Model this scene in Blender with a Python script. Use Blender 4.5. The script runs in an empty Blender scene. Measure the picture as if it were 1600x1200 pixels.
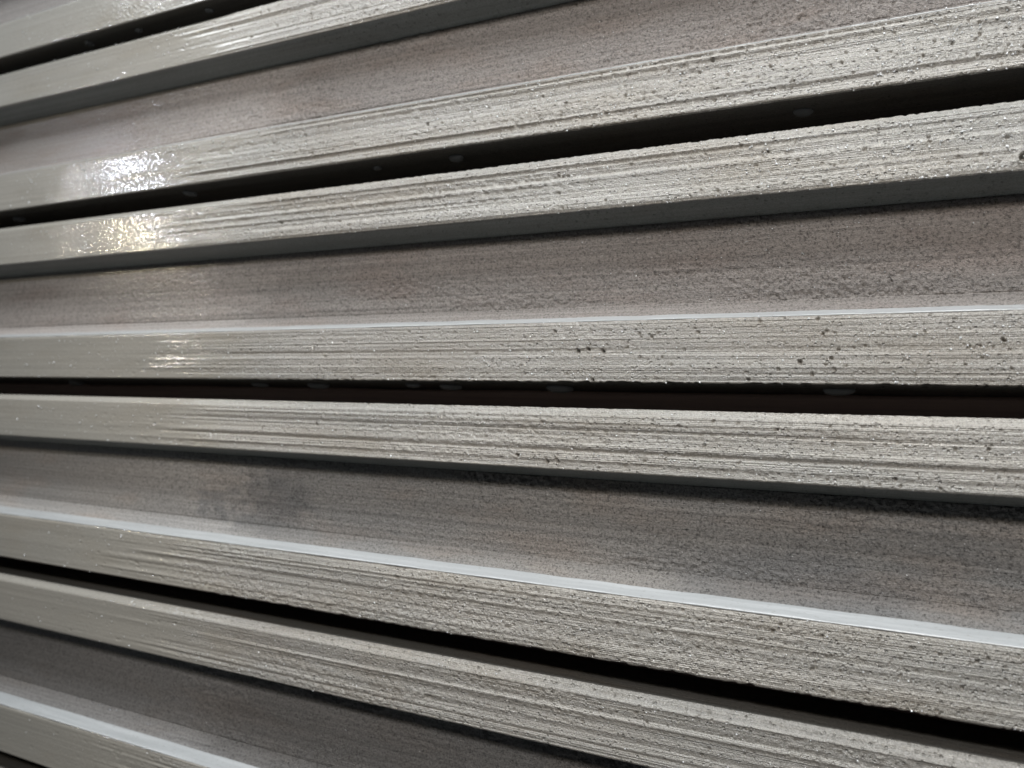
import bpy, math
import numpy as np
from mathutils import Matrix, Vector

# ------------------------------------------------------------------ scene, camera, light
S = bpy.context.scene
D = 0.3                                   # metres from the lens to the faces of the stack
C = S.collection
S.render.engine = 'CYCLES'
S.view_settings.view_transform = 'Standard'
S.view_settings.look = 'None'
S.view_settings.exposure = 0.10
S.view_settings.gamma = 1.0

cam_d = bpy.data.cameras.new('camera')
cam_d.lens = 27.0
cam_d.sensor_width = 36.0
cam_d.clip_start = 0.005
cam_d.clip_end = 50
cam_d.dof.use_dof = True
cam_d.dof.focus_distance = 1.0 * D
cam_d.dof.aperture_fstop = 10.0
cam = bpy.data.objects.new('camera', cam_d)
C.objects.link(cam)
right = Vector((0.90293, 0.42621, 0.05526))
up = Vector((-0.00933, -0.10911, 0.99399))
fwd = Vector((-0.42968, 0.89802, 0.09454))
m = Matrix.Identity(4)
for i in range(3):
    m[i][0], m[i][1], m[i][2] = right[i], up[i], -fwd[i]
m.translation = Vector((0, -D, 0))
cam.matrix_world = m
S.camera = cam

w = bpy.data.worlds.new('World')
S.world = w
w.use_nodes = True
w.node_tree.nodes['Background'].inputs[0].default_value = (0.62, 0.68, 0.75, 1)
w.node_tree.nodes['Background'].inputs[1].default_value = 0.05


def lamp(name, kind, loc, aim, energy, color, size=0.1, size_y=None, blend=None, cone=None):
    l = bpy.data.lights.new(name, kind)
    l.energy = energy
    l.color = color
    if kind == 'AREA':
        l.shape = 'RECTANGLE' if size_y else 'DISK'
        l.size = size
        if size_y:
            l.size_y = size_y
    else:
        l.shadow_soft_size = size
        if kind == 'SPOT':
            l.spot_size = cone
            l.spot_blend = blend
    o = bpy.data.objects.new(name, l)
    C.objects.link(o)
    p = Vector(loc) * D
    q = (Vector(aim) * D - p).to_track_quat('-Z', 'Y')
    o.matrix_world = Matrix.Translation(p) @ q.to_matrix().to_4x4()
    return o


# hall lamp behind the camera, the tube row overhead, two lamps far to the left
lamp('hall_lamp', 'SPOT', (0.40, -3.1, 1.92), (-0.38, 0, 0.34), 25.0, (1.0, 0.94, 0.86), size=0.27 * D, cone=math.radians(50), blend=1.0)
lamp('hall_lamp_far', 'SPOT', (0.52, -4.2, 2.72), (-0.30, 0, 0.40), 13.0, (0.93, 0.94, 1.0), size=0.08 * D, cone=math.radians(38), blend=1.0)  # small lamp added beyond the hall lamp to sharpen the sparkle
lamp('overhead_tubes', 'AREA', (-0.7, -1.0, 2.6), (-0.7, -0.1, 0), 12.0, (0.92, 0.965, 1.0), size=5.5 * D, size_y=1.1 * D)
lamp('left_lamp_warm', 'AREA', (-5.12, -3.0, 1.50), (-1.36, 0, 0.39), 1.25, (1.0, 0.87, 0.62), size=0.05 * D)
lamp('left_lamp_cool', 'AREA', (-5.30, -3.0, 2.00), (-1.44, 0, 0.50), 1.5, (0.78, 0.84, 1.0), size=0.09 * D)

# ------------------------------------------------------------------ noise helpers
_tab = np.random.default_rng(11).random((256, 256)).astype(np.float32) * 2 - 1


def vn(x, y, seed=0):
    x = np.asarray(x, dtype=np.float64) + seed * 37.17
    y = np.asarray(y, dtype=np.float64) + seed * 91.73
    xi = np.floor(x).astype(np.int64)
    yi = np.floor(y).astype(np.int64)
    fx = x - xi
    fy = y - yi
    fx = fx * fx * fx * (fx * (fx * 6 - 15) + 10)
    fy = fy * fy * fy * (fy * (fy * 6 - 15) + 10)
    a = _tab[xi & 255, yi & 255]
    b = _tab[(xi + 1) & 255, yi & 255]
    c = _tab[xi & 255, (yi + 1) & 255]
    d = _tab[(xi + 1) & 255, (yi + 1) & 255]
    return (a * (1 - fx) + b * fx) * (1 - fy) + (c * (1 - fx) + d * fx) * fy


def sst(a, b, x):
    t = np.clip((x - a) / (b - a), 0, 1)
    return t * t * (3 - 2 * t)


# ------------------------------------------------------------------ materials
def node_mat(name):
    mt = bpy.data.materials.new(name)
    mt.use_nodes = True
    nt = mt.node_tree
    return mt, nt, nt.nodes['Principled BSDF']


def N(nt, kind, **kw):
    n = nt.nodes.new(kind)
    for k, v in kw.items():
        setattr(n, k, v)
    return n


def tex(nt, scale_vec, kind='noise', scale=1.0, detail=3.0, rough=0.55, offset=(0, 0, 0)):
    tc = N(nt, 'ShaderNodeTexCoord')
    mp = N(nt, 'ShaderNodeMapping')
    mp.inputs['Scale'].default_value = scale_vec
    mp.inputs['Location'].default_value = offset
    nt.links.new(tc.outputs['Object'], mp.inputs['Vector'])
    if kind == 'noise':
        t = N(nt, 'ShaderNodeTexNoise')
        t.inputs['Detail'].default_value = detail
        t.inputs['Roughness'].default_value = rough
    else:
        t = N(nt, 'ShaderNodeTexVoronoi')
    t.inputs['Scale'].default_value = scale
    nt.links.new(mp.outputs[0], t.inputs['Vector'])
    return t


def ramp(nt, src, stops):
    r = N(nt, 'ShaderNodeValToRGB')
    e = r.color_ramp.elements
    while len(e) < len(stops):
        e.new(0.5)
    for k, (p, c) in enumerate(stops):
        e[k].position = p
        e[k].color = c if len(c) == 4 else (*c, 1)
    nt.links.new(src, r.inputs[0])
    return r


def mixc(nt, fac, a, b, mode='MIX'):
    x = N(nt, 'ShaderNodeMix', data_type='RGBA', blend_type=mode)
    if isinstance(fac, float):
        x.inputs[0].default_value = fac
    else:
        nt.links.new(fac, x.inputs[0])
    for sock, v in ((x.inputs[6], a), (x.inputs[7], b)):
        if isinstance(v, tuple):
            sock.default_value = (*v, 1)
        else:
            nt.links.new(v, sock)
    return x.outputs[2]


def g(v):
    return (v, v, v)


def cast_mat(name, base, alt, stain, seed, stain_amt, damp=(), grit=0.55, rough=(0.46, 0.64), coat=1.0, line=0.8, speck=0.62, beads=0.04, fscale=1500, skin=False):
    mt, nt, bs = node_mat(name)
    o = (seed * 3.1, seed * 1.7, seed * 5.3)
    big = tex(nt, (7, 30, 30), scale=1.0, detail=4, offset=o)
    streak = tex(nt, (4, 300, 1100), scale=1.0, detail=3, offset=o)
    fine = tex(nt, (1, 1, 1), scale=fscale, detail=2, rough=0.7, offset=o)
    blot = tex(nt, (16, 60, 60), scale=1.0, detail=3, offset=(o[2], o[0], o[1]))
    c = mixc(nt, ramp(nt, big.outputs[0], [(0.35, g(0)), (0.68, g(1))]).outputs[0], base, alt)
    sf = ramp(nt, blot.outputs[0], [(0.50, g(0)), (0.70, g(stain_amt))])
    c = mixc(nt, sf.outputs[0], c, stain)
    for (cx, cz, rx, rz, amt) in damp:        # damp blue-grey tide marks with a shape of their own
        tcd = N(nt, 'ShaderNodeTexCoord')
        dn = tex(nt, (60, 60, 90), scale=1.0, detail=4, offset=o)
        va = N(nt, 'ShaderNodeVectorMath', operation='MULTIPLY_ADD')
        nt.links.new(dn.outputs['Color'], va.inputs[0])
        va.inputs[1].default_value = (0.09, 0, 0.022)
        nt.links.new(tcd.outputs['Object'], va.inputs[2])
        mpd = N(nt, 'ShaderNodeMapping', vector_type='TEXTURE')
        mpd.inputs['Location'].default_value = (cx * D + 0.045, WEB_Y * D, cz * D + 0.011)
        mpd.inputs['Scale'].default_value = (rx * D, 1, rz * D)
        nt.links.new(va.outputs[0], mpd.inputs['Vector'])
        gs = N(nt, 'ShaderNodeTexGradient', gradient_type='SPHERICAL')
        nt.links.new(mpd.outputs[0], gs.inputs['Vector'])
        df = ramp(nt, gs.outputs[0], [(0.02, g(0)), (0.55, g(amt))])
        c = mixc(nt, df.outputs[0], c, (0.125, 0.13, 0.138))
    sm = ramp(nt, streak.outputs[0], [(0.3, g(0.80)), (0.7, g(1.14))])
    c = mixc(nt, 1.0, c, sm.outputs[0], 'MULTIPLY')
    fm = ramp(nt, fine.outputs[0], [(0.28, g(speck)), (0.48, g(1.0)), (0.72, g(1.22))])
    c = mixc(nt, 1.0, c, fm.outputs[0], 'MULTIPLY')
    nt.links.new(c, bs.inputs['Base Color'])
    rr = ramp(nt, blot.outputs[0], [(0.35, g(rough[0])), (0.65, g(rough[1]))])
    nt.links.new(rr.outputs[0], bs.inputs['Roughness'])
    bs.inputs['Coat Weight'].default_value = coat
    bs.inputs['Coat Roughness'].default_value = 0.10
    bs.inputs['Coat IOR'].default_value = 1.6
    # fine relief: drawn lines and grit
    b1 = tex(nt, (5, 900, 2600), scale=1.0, detail=2, offset=o)
    b2 = tex(nt, (0.9, 1, 1), scale=1500, detail=3, rough=0.65, offset=o)
    # the left ends are worn and washed smooth
    tc = N(nt, 'ShaderNodeTexCoord')
    sx = N(nt, 'ShaderNodeSeparateXYZ')
    nt.links.new(tc.outputs['Object'], sx.inputs[0])
    wob = tex(nt, (40, 300, 300), scale=1.0, detail=3, offset=o)
    ad = N(nt, 'ShaderNodeMath', operation='MULTIPLY_ADD')
    nt.links.new(wob.outputs[0], ad.inputs[0])
    ad.inputs[1].default_value = 0.12
    nt.links.new(sx.outputs[0], ad.inputs[2])
    mr = N(nt, 'ShaderNodeMapRange', interpolation_type='SMOOTHSTEP')
    mr.inputs[1].default_value = -0.36 + 0.06
    mr.inputs[2].default_value = -0.27 + 0.06
    mr.inputs[3].default_value = 0.05
    mr.inputs[4].default_value = 1.0
    nt.links.new(ad.outputs[0], mr.inputs[0])

    def scaled(v):
        q = N(nt, 'ShaderNodeMath', operation='MULTIPLY')
        nt.links.new(mr.outputs[0], q.inputs[0])
        q.inputs[1].default_value = v
        return q.outputs[0]
    if skin:                                  # the washed end keeps an olive-grey skin
        iv = N(nt, 'ShaderNodeMapRange')
        iv.inputs[1].default_value = 0.05
        iv.inputs[3].default_value = 0.42
        iv.inputs[4].default_value = 0.0
        nt.links.new(mr.outputs[0], iv.inputs[0])
        nt.links.new(mixc(nt, iv.outputs[0], c, (0.285, 0.268, 0.225)), bs.inputs['Base Color'])
    cr = N(nt, 'ShaderNodeMapRange')
    cr.inputs[3].default_value = 0.06
    cr.inputs[4].default_value = 0.11
    nt.links.new(mr.outputs[0], cr.inputs[0])
    nt.links.new(cr.outputs[0], bs.inputs['Coat Roughness'])
    bead = tex(nt, (0.8, 1, 1), scale=560, detail=1, offset=o)
    bu0 = N(nt, 'ShaderNodeBump')
    band = ramp(nt, sx.outputs[0], [(0.0, g(0.03)), (0.5, g(beads)), (1.0, g(0.03))])   # beads of water stand on one stretch only
    bm = N(nt, 'ShaderNodeMapRange')
    bm.inputs[1].default_value = -1.56 * D + 0.06
    bm.inputs[2].default_value = -1.10 * D + 0.06
    nt.links.new(ad.outputs[0], bm.inputs[0])
    nt.links.new(bm.outputs[0], band.inputs[0])
    nt.links.new(band.outputs[0], bu0.inputs['Strength'])
    bu0.inputs['Distance'].default_value = 0.0012
    nt.links.new(ramp(nt, bead.outputs[0], [(0.48, g(0)), (0.66, g(1))]).outputs[0], bu0.inputs['Height'])
    bu1 = N(nt, 'ShaderNodeBump')
    nt.links.new(bu0.outputs[0], bu1.inputs['Normal'])
    nt.links.new(scaled(line), bu1.inputs['Strength'])
    bu1.inputs['Distance'].default_value = 0.0008
    nt.links.new(b1.outputs[0], bu1.inputs['Height'])
    bu2 = N(nt, 'ShaderNodeBump')
    nt.links.new(scaled(grit), bu2.inputs['Strength'])
    bu2.inputs['Distance'].default_value = 0.0012
    nt.links.new(b2.outputs[0], bu2.inputs['Height'])
    nt.links.new(bu1.outputs[0], bu2.inputs['Normal'])
    vo = tex(nt, (0.85, 1, 1), kind='voronoi', scale=620, offset=o)
    pit = ramp(nt, vo.outputs['Distance'], [(0.10, g(0)), (0.34, g(1))])
    pick = ramp(nt, vo.outputs['Color'], [(0.60, g(1)), (0.66, g(0))])
    mx = N(nt, 'ShaderNodeMath', operation='MAXIMUM')
    nt.links.new(pit.outputs[0], mx.inputs[0])
    nt.links.new(pick.outputs[0], mx.inputs[1])
    bu3 = N(nt, 'ShaderNodeBump')
    nt.links.new(scaled(0.75), bu3.inputs['Strength'])
    bu3.inputs['Distance'].default_value = 0.0011
    nt.links.new(mx.outputs[0], bu3.inputs['Height'])
    nt.links.new(bu2.outputs[0], bu3.inputs['Normal'])
    nt.links.new(bu3.outputs[0], bs.inputs['Normal'])
    nt.links.new(bu3.outputs[0], bs.inputs['Coat Normal'])
    return mt


def edge_mat():
    mt, nt, bs = node_mat('wet_bevel')
    a = tex(nt, (20, 400, 400), scale=1.0, detail=3)
    c = mixc(nt, ramp(nt, a.outputs[0], [(0.35, g(0)), (0.7, g(1))]).outputs[0], (0.38, 0.395, 0.40), (0.47, 0.485, 0.49))
    sp = tex(nt, (0.5, 1, 1), scale=1100, detail=3, rough=0.7)
    c = mixc(nt, ramp(nt, sp.outputs[0], [(0.30, g(0.55)), (0.40, g(0.0))]).outputs[0], c, (0.20, 0.19, 0.17))
    nt.links.new(c, bs.inputs['Base Color'])
    bs.inputs['Roughness'].default_value = 0.4
    bs.inputs['Coat Weight'].default_value = 1.0
    bs.inputs['Coat Roughness'].default_value = 0.25
    bs.inputs['Coat IOR'].default_value = 1.6
    b2 = tex(nt, (0.5, 1, 1), scale=700, detail=2)
    bu = N(nt, 'ShaderNodeBump')
    bu.inputs['Strength'].default_value = 0.3
    bu.inputs['Distance'].default_value = 0.0006
    nt.links.new(b2.outputs[0], bu.inputs['Height'])
    nt.links.new(bu.outputs[0], bs.inputs['Normal'])
    nt.links.new(bu.outputs[0], bs.inputs['Coat Normal'])
    return mt


def wood_mat():
    mt, nt, bs = node_mat('dark_timber')
    a = tex(nt, (8, 200, 500), scale=1.0, detail=4)
    c = mixc(nt, ramp(nt, a.outputs[0], [(0.3, g(0)), (0.7, g(1))]).outputs[0], (0.42, 0.29, 0.25), (0.55, 0.40, 0.34))
    nt.links.new(c, bs.inputs['Base Color'])
    bs.inputs['Roughness'].default_value = 0.75
    return mt


def water_mat():
    mt, nt, bs = node_mat('water_film')
    bs.inputs['Base Color'].default_value = (0.5, 0.52, 0.53, 1)
    bs.inputs['Roughness'].default_value = 0.12
    bs.inputs['IOR'].default_value = 1.33
    bs.inputs['Transmission Weight'].default_value = 0.6
    return mt


M_edge, M_wood, M_water = edge_mat(), wood_mat(), water_mat()
GREY = (0.385, 0.358, 0.318)
ALT = (0.335, 0.322, 0.293)
STAIN = (0.30, 0.265, 0.215)
def tone(c, f):
    return tuple(x * f for x in c)


TONES = [1.0, 0.96, 1.03, 0.95, 0.90]
M_flange = [cast_mat('cast_face_%s' % k, tone(GREY, f), tone(ALT, f), tone(STAIN, f), k + 1, 0.6, beads=0.30 if k in (2, 3) else 0.05, skin=True) for k, f in enumerate(TONES)]
M_under = cast_mat('smooth_underside', (0.20, 0.212, 0.20), (0.175, 0.188, 0.178), (0.17, 0.165, 0.15), 41, 0.4, grit=0.2, coat=0.3, line=0.3)  # smooth green-grey face, with the underside's shade put into its colour
M_dark = cast_mat('dark_outer_face', (0.115, 0.108, 0.098), (0.095, 0.092, 0.082), (0.09, 0.07, 0.05), 31, 0.5, grit=0.2, coat=0.1)  # darker colour paints the shade inside the gaps
WEBC = [((0.325, 0.297, 0.277), (0.287, 0.263, 0.246), (0.28, 0.222, 0.19), 0.45),
        ((0.33, 0.298, 0.276), (0.30, 0.27, 0.25), (0.29, 0.228, 0.19), 0.5),
        ((0.325, 0.292, 0.27), (0.295, 0.27, 0.25), (0.285, 0.225, 0.195), 0.4),
        ((0.335, 0.315, 0.293), (0.29, 0.282, 0.272), (0.32, 0.26, 0.215), 0.45),
        ((0.205, 0.195, 0.186), (0.18, 0.174, 0.168), (0.17, 0.145, 0.125), 0.4)]
WEB_Y = 0.050
DAMP = {3: [(-0.96, -0.10, 0.11, 0.065, 0.5), (-1.10, -0.115, 0.05, 0.035, 0.45), (-0.10, -0.14, 0.22, 0.05, 0.35)]}
M_web = [cast_mat('cast_web_%s' % k, a, b, c, k + 11, s, damp=DAMP.get(k, ()), grit=1.1, coat=0.28, line=0.55, beads=0.12, speck=0.30, fscale=1050) for k, (a, b, c, s) in enumerate(WEBC)]

# ------------------------------------------------------------------ the channel bars (lengths below in units of D)
TOP, PITCH = 0.44155, 0.36815
HU, HO, HL = 0.0871, 0.1588, 0.0868
WEB_Y, BACK = 0.050, 0.20


def xs_samples():
    # image-even spacing along the bar, so the relief is as fine near the lens as far off
    a = -2.35
    dense = []
    px = np.linspace(-190, 1750, 1000)
    rx = px - 800.0
    X = (rx * 0.90293 + 1200 * -0.42968) / (rx * 0.42621 + 1200 * 0.89802)
    left = np.linspace(-3.4, X[0], 40)[:-1]
    rgt = np.linspace(X[-1], 1.5, 60)[1:]
    return np.concatenate([left, X, rgt])


XS = xs_samples()
XC = np.concatenate([np.linspace(-3.4, 1.5, 60)])


def sample(path, step):
    """path: list of (y, z, fine?) corners; returns points and running length."""
    pts = []
    for k in range(len(path) - 1):
        (y0, z0, fi), (y1, z1, _) = path[k], path[k + 1]
        L = math.hypot(y1 - y0, z1 - z0)
        n = max(1, int(round(L / step))) if fi else 1
        for j in range(n):
            t = j / n
            pts.append((y0 + (y1 - y0) * t, z0 + (z1 - z0) * t, fi))
    return np.array(pts)


def ring_mesh(name, path, step, xs, relief, material, z_off, dark=None, ledge=None, under=None):
    P = sample(path + [path[0]], step)
    nP = len(P)
    prv, nxt = np.roll(P, 1, 0), np.roll(P, -1, 0)
    t = nxt[:, :2] - prv[:, :2]
    nrm = np.stack([-t[:, 1], t[:, 0]], 1)
    nrm /= np.maximum(np.linalg.norm(nrm, axis=1, keepdims=True), 1e-9)
    # make the normals point out of the ring
    area = np.sum(P[:, 0] * nxt[:, 1] - nxt[:, 0] * P[:, 1])
    if area > 0:
        nrm = -nrm
    X, Yp = np.meshgrid(xs, P[:, 0], indexing='ij')
    Zp = np.broadcast_to(P[:, 1], X.shape).copy()
    h, dz = relief(X, Yp, Zp, np.broadcast_to(P[:, 2], X.shape))
    Y = Yp + nrm[:, 0] * h
    Z = Zp + nrm[:, 1] * h + dz + z_off
    V = np.stack([X, Y, Z], -1).reshape(-1, 3) * D
    nx = len(xs)
    i = np.arange(nx - 1)[:, None] * nP
    j = np.arange(nP)[None, :]
    j2 = (j + 1) % nP
    q = np.stack([i + j, i + j2, i + nP + j2, i + nP + j], -1).reshape(-1, 4)
    if area < 0:
        q = q[:, ::-1]
    me = bpy.data.meshes.new(name)
    nf = len(q)
    caps = [np.arange(nP), np.arange(nP) + (nx - 1) * nP]
    loops = np.concatenate([q.reshape(-1), caps[0], caps[1]])
    me.vertices.add(len(V))
    me.vertices.foreach_set('co', V.astype(np.float32).reshape(-1))
    me.loops.add(len(loops))
    me.loops.foreach_set('vertex_index', loops.astype(np.int32))
    me.polygons.add(nf + 2)
    ls = np.concatenate([np.arange(nf) * 4, [nf * 4, nf * 4 + nP]])
    me.polygons.foreach_set('loop_start', ls.astype(np.int32))
    me.update(calc_edges=True)
    me.validate()
    sm = np.ones(len(me.polygons), dtype=bool)
    sm[-2:] = False
    me.polygons.foreach_set('use_smooth', sm)
    me.materials.append(material)
    if dark is not None:                  # rows of the outer faces, gap shade put into their colour
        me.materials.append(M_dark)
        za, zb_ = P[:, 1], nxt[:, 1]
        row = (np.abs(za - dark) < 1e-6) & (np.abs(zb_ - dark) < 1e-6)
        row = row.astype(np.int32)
        if ledge is not None:
            me.materials.append(ledge[0])
            row[(za > ledge[1]) & (P[:, 0] <= WEB_Y + 1e-6)] = 2
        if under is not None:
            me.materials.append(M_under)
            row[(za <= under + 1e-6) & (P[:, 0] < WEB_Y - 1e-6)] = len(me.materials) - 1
        idx = np.zeros(nf + 2, dtype=np.int32)
        idx[:nf] = np.broadcast_to(row, (nx - 1, nP)).reshape(-1)
        me.polygons.foreach_set('material_index', idx)
    o = bpy.data.objects.new(name, me)
    C.objects.link(o)
    return o


def stamp_pores(h, xs, zrow, pores):
    """sink small round pits into the relief field h (rows of constant z)."""
    for (px, pz, r, dep) in pores:
        a, b = np.searchsorted(xs, (px - 1.6 * r, px + 1.6 * r))
        zi = np.where(np.abs(zrow - pz) < 1.6 * r)[0]
        if b - a < 1 or len(zi) == 0:
            continue
        dx = xs[a:b, None] - px
        dzz = (zrow[zi][None, :] - pz) * (0.8 + 0.5 * ((px * 7919.0) % 1.0)) + dx * (((px * 3571.0) % 1.0) - 0.5)
        d = np.sqrt(dx * dx + dzz * dzz) / r
        pit = -dep * (1 - sst(0.55, 1.1, d)) + 0.12 * dep * np.exp(-((d - 1.3) / 0.25) ** 2)
        h[a:b, zi] += pit


def face_relief(seed, line=1.0, grit=1.0, npore=650, tooth_top=0.0, tooth_bot=0.0, zlo=0, zhi=0, known=(), smooth_at=(-1.30, -0.96), psize=1.0):
    rng = np.random.default_rng(seed)

    def f(X, Yp, Zp, fine):
        s = Zp + 0.0004 * vn(X / 1.2, Zp / 0.05, seed)
        # ridges and drawn lines that run along the bar
        r1 = vn(X / 14.0, s / 0.0074, seed + 1)
        r2 = vn(X / 8.0, s / 0.0041, seed + 2)
        r3 = vn(X / 3.0, s / 0.0031, seed + 3)
        ridge = 0.0011 * (1 - 2 * np.abs(r1)) + 0.00095 * r2 + 0.0008 * r3
        amp = 0.65 + 0.5 * np.clip(0.5 + vn(X / 0.5, s / 0.03, seed + 4), 0, 1.3)
        gr = 0.0006 * vn(X / 0.0036, s / 0.0032, seed + 5) + 0.0003 * vn(X / 0.006, s / 0.005, seed + 6)
        gamp = 0.35 + 1.0 * np.clip(0.4 + vn(X / 0.22, s / 0.05, seed + 8), 0, 1.2)
        wear = 0.03 + 0.97 * sst(smooth_at[0], smooth_at[1], X + 0.16 * vn(X / 0.1, s / 0.012, seed + 9))
        swell = 0.0010 * vn(X / 0.45, s / 0.2, seed + 10)
        h = (ridge * amp * line + gr * gamp * grit) * wear + swell
        zrow = Zp[0]
        ok = (zrow > zlo + 0.004) & (zrow < zhi - 0.004) & (fine[0] > 1.5)
        if npore:
            hp = np.zeros_like(h)
            px = -1.50 + 1.70 * rng.random(npore) ** 0.85
            pz = zlo + (zhi - zlo) * rng.random(npore)
            cl = rng.random(npore) < 0.2                      # a third sit in loose clusters
            src = rng.integers(0, npore, npore)
            px = np.where(cl, px[src] + 0.018 * rng.normal(size=npore), px)
            pz = np.where(cl, pz[src] + 0.006 * rng.normal(size=npore), pz)
            pr = (0.0009 + 0.0016 * rng.random(npore) ** 4) * psize
            pd = 0.7 + 1.5 * rng.random(npore)
            pores = [(a, b, c, e * c) for a, b, c, e in zip(px, pz, pr, pd)] + [(a, b, c, 2.2 * c) for a, b, c in known]
            zz = np.where(fine[0] > 1.5, zrow, 99.0)
            stamp_pores(hp, X[:, 0], zz, pores)
            h = h + hp * (0.25 + 0.75 * wear)
        soft = np.where(fine > 1.5, 1.0, np.where(fine > 0.5, 0.3, 0.0))
        h = h * soft
        # ragged arrises
        dz = np.zeros_like(h)
        if tooth_bot or tooth_top:
            x = X
            t = np.maximum(0, vn(x / 0.0045, 0 * x, seed + 12)) * 1.3 + np.maximum(0, vn(x / 0.012, 0 * x, seed + 13)) - 0.25
            t = np.clip(t, -0.2, 1.4) * sst(-1.2, -0.8, X)
            nb = np.exp(-np.maximum(0, Zp - zlo) / 0.0022)
            dz += tooth_bot * t * nb * (Yp < 0.03)
            t2 = np.maximum(0, vn(x / 0.006, 0 * x + 5, seed + 14)) - 0.2 + 0.8 * np.maximum(0, vn(x / 0.0024, 0 * x + 9, seed + 15))
            nt = np.exp(-np.maximum(0, zhi - Zp) / 0.0025)
            dz -= tooth_top * np.clip(t2, -0.1, 1.2) * nt * (Yp < 0.03) * sst(-1.1, -0.7, X)
        return h, dz
    return f


def smooth_relief(seed, amp=0.0004):
    def f(X, Yp, Zp, fine):
        return amp * (vn(X / 0.05, Zp / 0.03, seed) + 0.35 * vn(X / 0.006, Yp / 0.005, seed + 1)) * (fine > 0.5), np.zeros_like(X)
    return f


def empty(name, loc, label, cat, group=None):
    o = bpy.data.objects.new(name, None)
    o.empty_display_size = 0.02
    C.objects.link(o)
    o.location = loc
    o['label'], o['category'] = label, cat
    if group:
        o['group'] = group
    return o


def child(o, parent):
    o.parent = parent
    o.matrix_parent_inverse = parent.matrix_world.inverted()
    return o


BARS = [
    dict(i=2, label='topmost grey channel bar, only its wet lower flange crossing the top left corner'),
    dict(i=1, label='second grey channel bar from the top, glittering wet lower flange at upper right'),
    dict(i=0, label='middle grey channel bar with yellow lamp glare at left and thin white ledge edge'),
    dict(i=-1, label='grey channel bar just below the brown gap, with a broad white ledge stripe'),
    dict(i=-2, label='lowest fully seen grey channel bar, with a dark web, across the bottom left'),
    dict(i=-3, label='channel bar almost wholly below the frame, its dark top at the extreme bottom left'),
]
KNOWN = {(0, 'L'): [(-0.3792, 0.1531, .0030), (-0.3641, 0.1556, .0030), (-0.3425, 0.1527, .0030), (-0.0866, 0.136, .0030), (0.1274, 0.1606, .0030)],
         (-1, 'U'): [(-0.4641, 0.0033, .0030), (-0.4027, -0.0015, .0030), (-0.4181, -0.003, .003)],
         (1, 'L'): [(-0.6536, 0.5217, .0030), (-0.4166, 0.5204, .0030), (-0.2056, 0.5474, .0030)],
         (0, 'U'): [(0.1474, 0.370, .005)]}
STEP = 0.00155

for b, spec in enumerate(BARS):
    i = spec['i']
    T = TOP + i * PITCH
    root = empty('channel_bar', (0, 0, (T - HU - HO - HL) * D), spec['label'], 'channel bar', 'stacked grey channel bars')
    bpy.context.view_layer.update()
    seed = 20 + 40 * b
    zUB = -HU
    zLT = -HU - HO
    zLB = zLT - HL
    kn = lambda k: [(a, z - T, r) for a, z, r in KNOWN.get((i, k), [])]
    # upper flange
    xs = XC if i == 2 else XS
    xw = XC if i == -3 else XS
    path = [(BACK, 0, 0), (0.09, 0, 1), (0.0105, 0, 1), (0.0095, -0.0006, 2), (0.0006, -0.0100, 2), (0.0, -0.0112, 2), (0, zUB + 0.0016, 1), (0.002, zUB, 1),
            (WEB_Y, zUB - 0.011, 0), (BACK, zUB - 0.011, 0)]
    rel = face_relief(seed, line=1.0, grit=1.0, npore=700, tooth_top=0.0011 if i in (0, 1) else 0.0006, tooth_bot=0.0004, zlo=zUB, zhi=0, known=kn('U'))
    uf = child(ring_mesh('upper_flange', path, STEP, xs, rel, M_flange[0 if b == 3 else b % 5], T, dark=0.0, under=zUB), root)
    # web
    path = [(BACK, zUB - 0.0113, 0), (WEB_Y, zUB - 0.0113, 2), (WEB_Y, zLT + 0.0297, 0), (BACK, zLT + 0.0297, 0)]
    rel = face_relief(seed + 5, line=0.34, grit=2.5, npore=650, zlo=zLT + 0.03, zhi=zUB - 0.011, smooth_at=(-1.45, -0.7), psize=0.78)
    child(ring_mesh('web', path, STEP * 1.15, xw, rel, M_web[min(b, 4)], T), root)
    # lower flange
    path = [(BACK, zLT + 0.030, 0), (WEB_Y, zLT + 0.030, 1), (0.044, zLT + 0.0225, 1), (0.036, zLT + 0.0150, 1), (0.0265, zLT + 0.0080, 0),
            (0.0022, zLT - 0.0010, 1), (0.0004, zLT - 0.0035, 2), (0.0, zLT - 0.0065, 2), (0, zLB + 0.0016, 1), (0.002, zLB, 1), (0.12, zLB, 0), (BACK, zLB, 0)]
    rel = face_relief(seed + 20, line=0.85 if i in (0, -1) else 1.0, grit=1.0, npore=800, tooth_bot=(0.0019 if i == -1 else 0.0016 if i == 0 else 0.0005),
                      zlo=zLB, zhi=zLT, known=kn('L'), tooth_top=-0.0009)
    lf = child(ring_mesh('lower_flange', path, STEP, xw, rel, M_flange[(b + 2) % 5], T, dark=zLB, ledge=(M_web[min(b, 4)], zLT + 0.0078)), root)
    # wet bevel along the inner top edge of the lower flange
    path = [(0.0268, zLT + 0.0086, 1), (0.0258, zLT + 0.0100, 1), (0.0245, zLT + 0.0096, 1), (0.0022, zLT + 0.0004, 1), (0.0012, zLT - 0.0010, 1),
            (0.0035, zLT - 0.0016, 0), (0.0268, zLT + 0.0074, 0)]
    be = ring_mesh('bevelled_edge', path, 0.0025, xw[::2], smooth_relief(seed + 30, 0.0006), M_edge, T)
    bpy.context.view_layer.update()
    child(be, lf)
    be['label'] = 'smooth wet bevel along the ledge'

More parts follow.
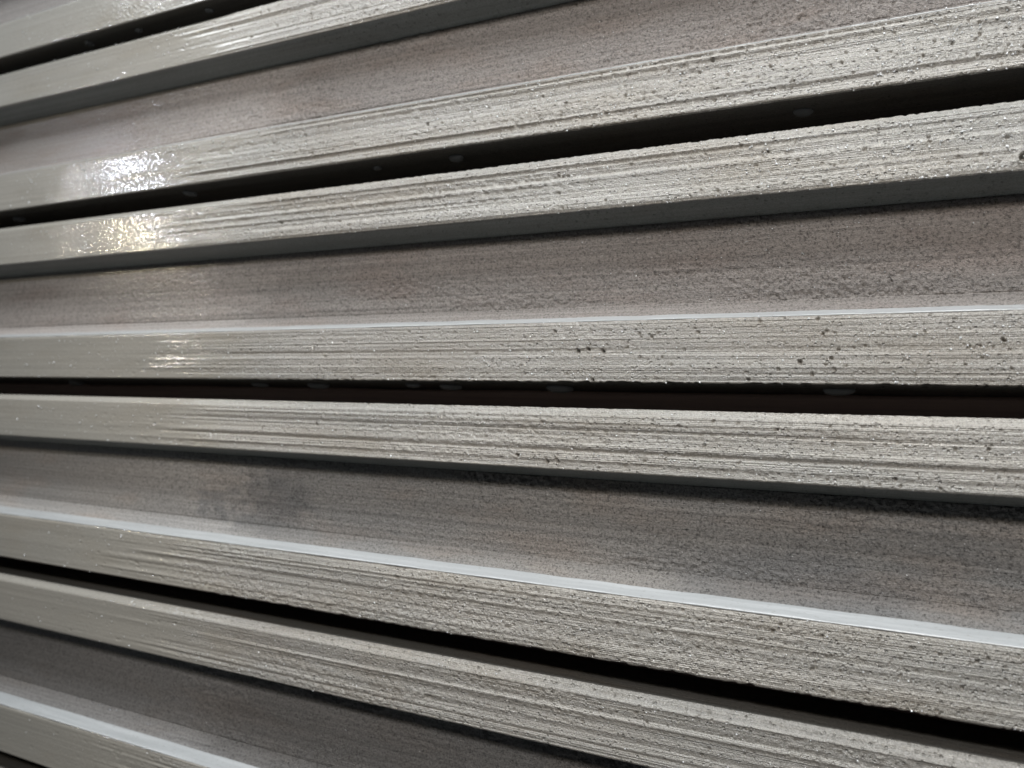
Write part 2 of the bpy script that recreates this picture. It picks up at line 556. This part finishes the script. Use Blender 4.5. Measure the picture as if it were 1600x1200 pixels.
# ------------------------------------------------------------------ timber battens in the gaps
GAPL = ['dark timber batten deep in the topmost black gap, upper left corner',
        'dark timber batten deep in the second black gap from the top',
        'dark brown timber batten seen in the middle gap behind the water drops',
        'dark timber batten deep in the black gap under the broad white ledge',
        'dark timber batten under the lowest channel bar, bottom left corner']
for k, i in enumerate((2, 1, 0, -1, -2)):
    zt = TOP + i * PITCH - HU - HO - HL - 0.0004
    hgap = PITCH - HU - HO - HL - 0.0008
    path = [(0.128, -0.0, 1), (0.124, -0.003, 1), (0.1245, -hgap + 0.003, 1), (0.128, -hgap, 1), (BACK - 0.005, -hgap, 0), (BACK - 0.005, 0, 0)]
    o = ring_mesh('timber_batten', path, 0.004, XC, smooth_relief(300 + k, 0.0012), M_wood, zt)
    o['label'], o['category'], o['group'] = GAPL[k], 'batten', 'timber battens between the channel bars'


# ------------------------------------------------------------------ drops hanging in the gaps
def drop(loc, rx, ry, hz, seed, label):
    rng = np.random.default_rng(seed)
    nu, nv = 20, 8
    vs = [(0, 0, -hz)]
    ph = rng.random(2) * 6.28
    for a in range(1, nv + 1):
        t = a / nv * math.pi / 2
        for c in range(nu):
            f = c / nu * 2 * math.pi
            k = 1 + 0.10 * math.sin(2 * f + ph[0]) + 0.06 * math.sin(3 * f + ph[1])
            rad = math.sin(t) ** 0.85 * k
            vs.append((rx * rad * math.cos(f), ry * rad * math.sin(f), -hz * math.cos(t) ** 0.8))
    vs.append((0, 0, 0.0))
    fs = [(0, 1 + (c + 1) % nu, 1 + c) for c in range(nu)]
    for a in range(nv - 1):
        for c in range(nu):
            p, q = 1 + a * nu + c, 1 + a * nu + (c + 1) % nu
            fs.append((p, q, q + nu, p + nu))
    last = len(vs) - 1
    base = 1 + (nv - 1) * nu
    fs += [(base + c, base + (c + 1) % nu, last) for c in range(nu)]
    me = bpy.data.meshes.new('water_drop')
    me.from_pydata([tuple(D * x for x in v) for v in vs], [], fs)
    me.polygons.foreach_set('use_smooth', [True] * len(me.polygons))
    me.materials.append(M_water)
    o = bpy.data.objects.new('water_drop', me)
    o.location = [D * x for x in loc]
    C.objects.link(o)
    o['label'], o['category'], o['group'] = label, 'water drop', 'water drops hanging in the gaps'
    return o


zc, zb, za = TOP - 0.3327 - 0.0002, TOP + PITCH - 0.3327 - 0.0002, TOP + 2 * PITCH - 0.3327 - 0.0002
DROPS = [((-1.544, 0.075, zc), 'leftmost water drop hanging in the brown middle gap', 1.0),
         ((-1.020, 0.066, zc), 'second water drop from the left in the brown middle gap', 0.85),
         ((-0.885, 0.066, zc), 'third water drop from the left in the brown middle gap', 1.05),
         ((-0.680, 0.050, zc), 'small flat water drop left of centre, fourth in the brown middle gap', 0.7),
         ((-0.616, 0.060, zc), 'fifth water drop from the left in the brown middle gap', 0.95),
         ((-0.4274, 0.060, zc), 'clearest, largest water drop hanging near the centre of the middle gap', 1.15),
         ((-0.0448, 0.055, zc), 'faint rightmost water drop in the brown middle gap', 0.95),
         ((-1.7647, 0.050, zb), 'pale water drop at the left end of the second gap', 0.8),
         ((-1.212, 0.036, zb), 'pale water drop in the second gap, above the yellow glare', 0.75),
         ((-0.772, 0.036, zb), 'faint small water drop in the second gap, left of centre', 0.45),
         ((-0.6185, 0.038, zb), 'round grey water drop midway along the second gap', 0.75),
         ((-0.0921, 0.040, zb), 'faint water drop in the second gap at far right', 0.7),
         ((-1.1989, 0.028, za), 'faint water drop at the right of the topmost gap', 0.5),
         ((-1.4033, 0.030, za), 'faint water drop midway along the topmost gap', 0.5),
         ((-1.5568, 0.030, za), 'water drop with a bright speck at the left of the topmost gap', 0.6)]
for k, (loc, lab, sc) in enumerate(DROPS):
    drop(loc, 0.019 * sc, 0.016 * sc, 0.0085 * sc, 500 + k, lab)


# ------------------------------------------------------------------ white specks on the faces, painted wet highlights
mt, nt, bs = node_mat('white_grain')
gn = tex(nt, (1, 1, 1), scale=900, detail=1)
nt.links.new(mixc(nt, gn.outputs[0], (0.85, 0.85, 0.83), (0.7, 0.72, 0.76)), bs.inputs['Base Color'])  # white base colour paints in the wet sparkle
bs.inputs['Roughness'].default_value = 0.18
bs.inputs['Coat Weight'].default_value = 1.0
OCT = np.array([(1, 0, 0), (-1, 0, 0), (0, 1, 0), (0, -1, 0), (0, 0, 1), (0, 0, -1)], float)
OCF = np.array([(0, 2, 4), (2, 1, 4), (1, 3, 4), (3, 0, 4), (2, 0, 5), (1, 2, 5), (3, 1, 5), (0, 3, 5)])


def grains(parent, pts, rad, seed):
    rng = np.random.default_rng(seed)
    n = len(pts)
    q = rng.normal(size=(n, 3, 3))
    q, _ = np.linalg.qr(q)
    sc = rad[:, None] * (0.7 + 0.6 * rng.random((n, 3)))
    V = np.einsum('vk,nk,nkj->nvj', OCT, sc, q) + pts[:, None, :]
    F = (OCF[None] + 6 * np.arange(n)[:, None, None]).reshape(-1, 3)
    me = bpy.data.meshes.new('mineral_grains')
    me.from_pydata((V.reshape(-1, 3) * D).tolist(), [], F.tolist())
    me.materials.append(mt)
    o = bpy.data.objects.new('mineral_grains', me)
    C.objects.link(o)
    o['kind'] = 'stuff'
    bpy.context.view_layer.update()
    child(o, parent)


for root in [o for o in C.objects if o.name.startswith('channel_bar')]:
    T = root.location.z / D + HU + HO + HL
    k = int(round((TOP - T) / PITCH))          # -2 topmost .. 2 lowest
    for part in list(root.children):
        kind = part.name.split('.')[0]
        if kind == 'upper_flange':
            z0, z1, y, n = T - HU, T - 0.006, -0.0004, {-2: 0, -1: 800, 0: 1300, 1: 600, 2: 250, 3: 0}[k]
        elif kind == 'lower_flange':
            z0, z1, y, n = T - HU - HO - HL, T - HU - HO, -0.0004, {-2: 300, -1: 2000, 0: 800, 1: 400, 2: 140, 3: 0}[k]
        else:
            z0, z1, y, n = T - HU - HO + 0.032, T - HU - 0.014, WEB_Y - 0.0004, {-2: 60, -1: 500, 0: 900, 1: 450, 2: 120, 3: 0}[k]
        if n == 0:
            continue
        rng = np.random.default_rng(900 + 7 * k + len(kind))
        x = -1.75 + 2.0 * rng.random(n) ** (0.62 if k > -2 else 1.6)
        z = z0 + (z1 - z0) * rng.random(n)
        r = 0.0005 + 0.0010 * rng.random(n) ** 4
        r *= 0.75 if kind == 'web' else 1.1
        if (kind, k) in (('lower_flange', -1), ('upper_flange', 0)):
            r *= 1.0 + 0.3 * np.clip((x + 0.3) / 0.3, 0, 1)
        grains(part, np.stack([x, np.full(n, y), z], 1), r, 1200 + k * 10 + len(kind))
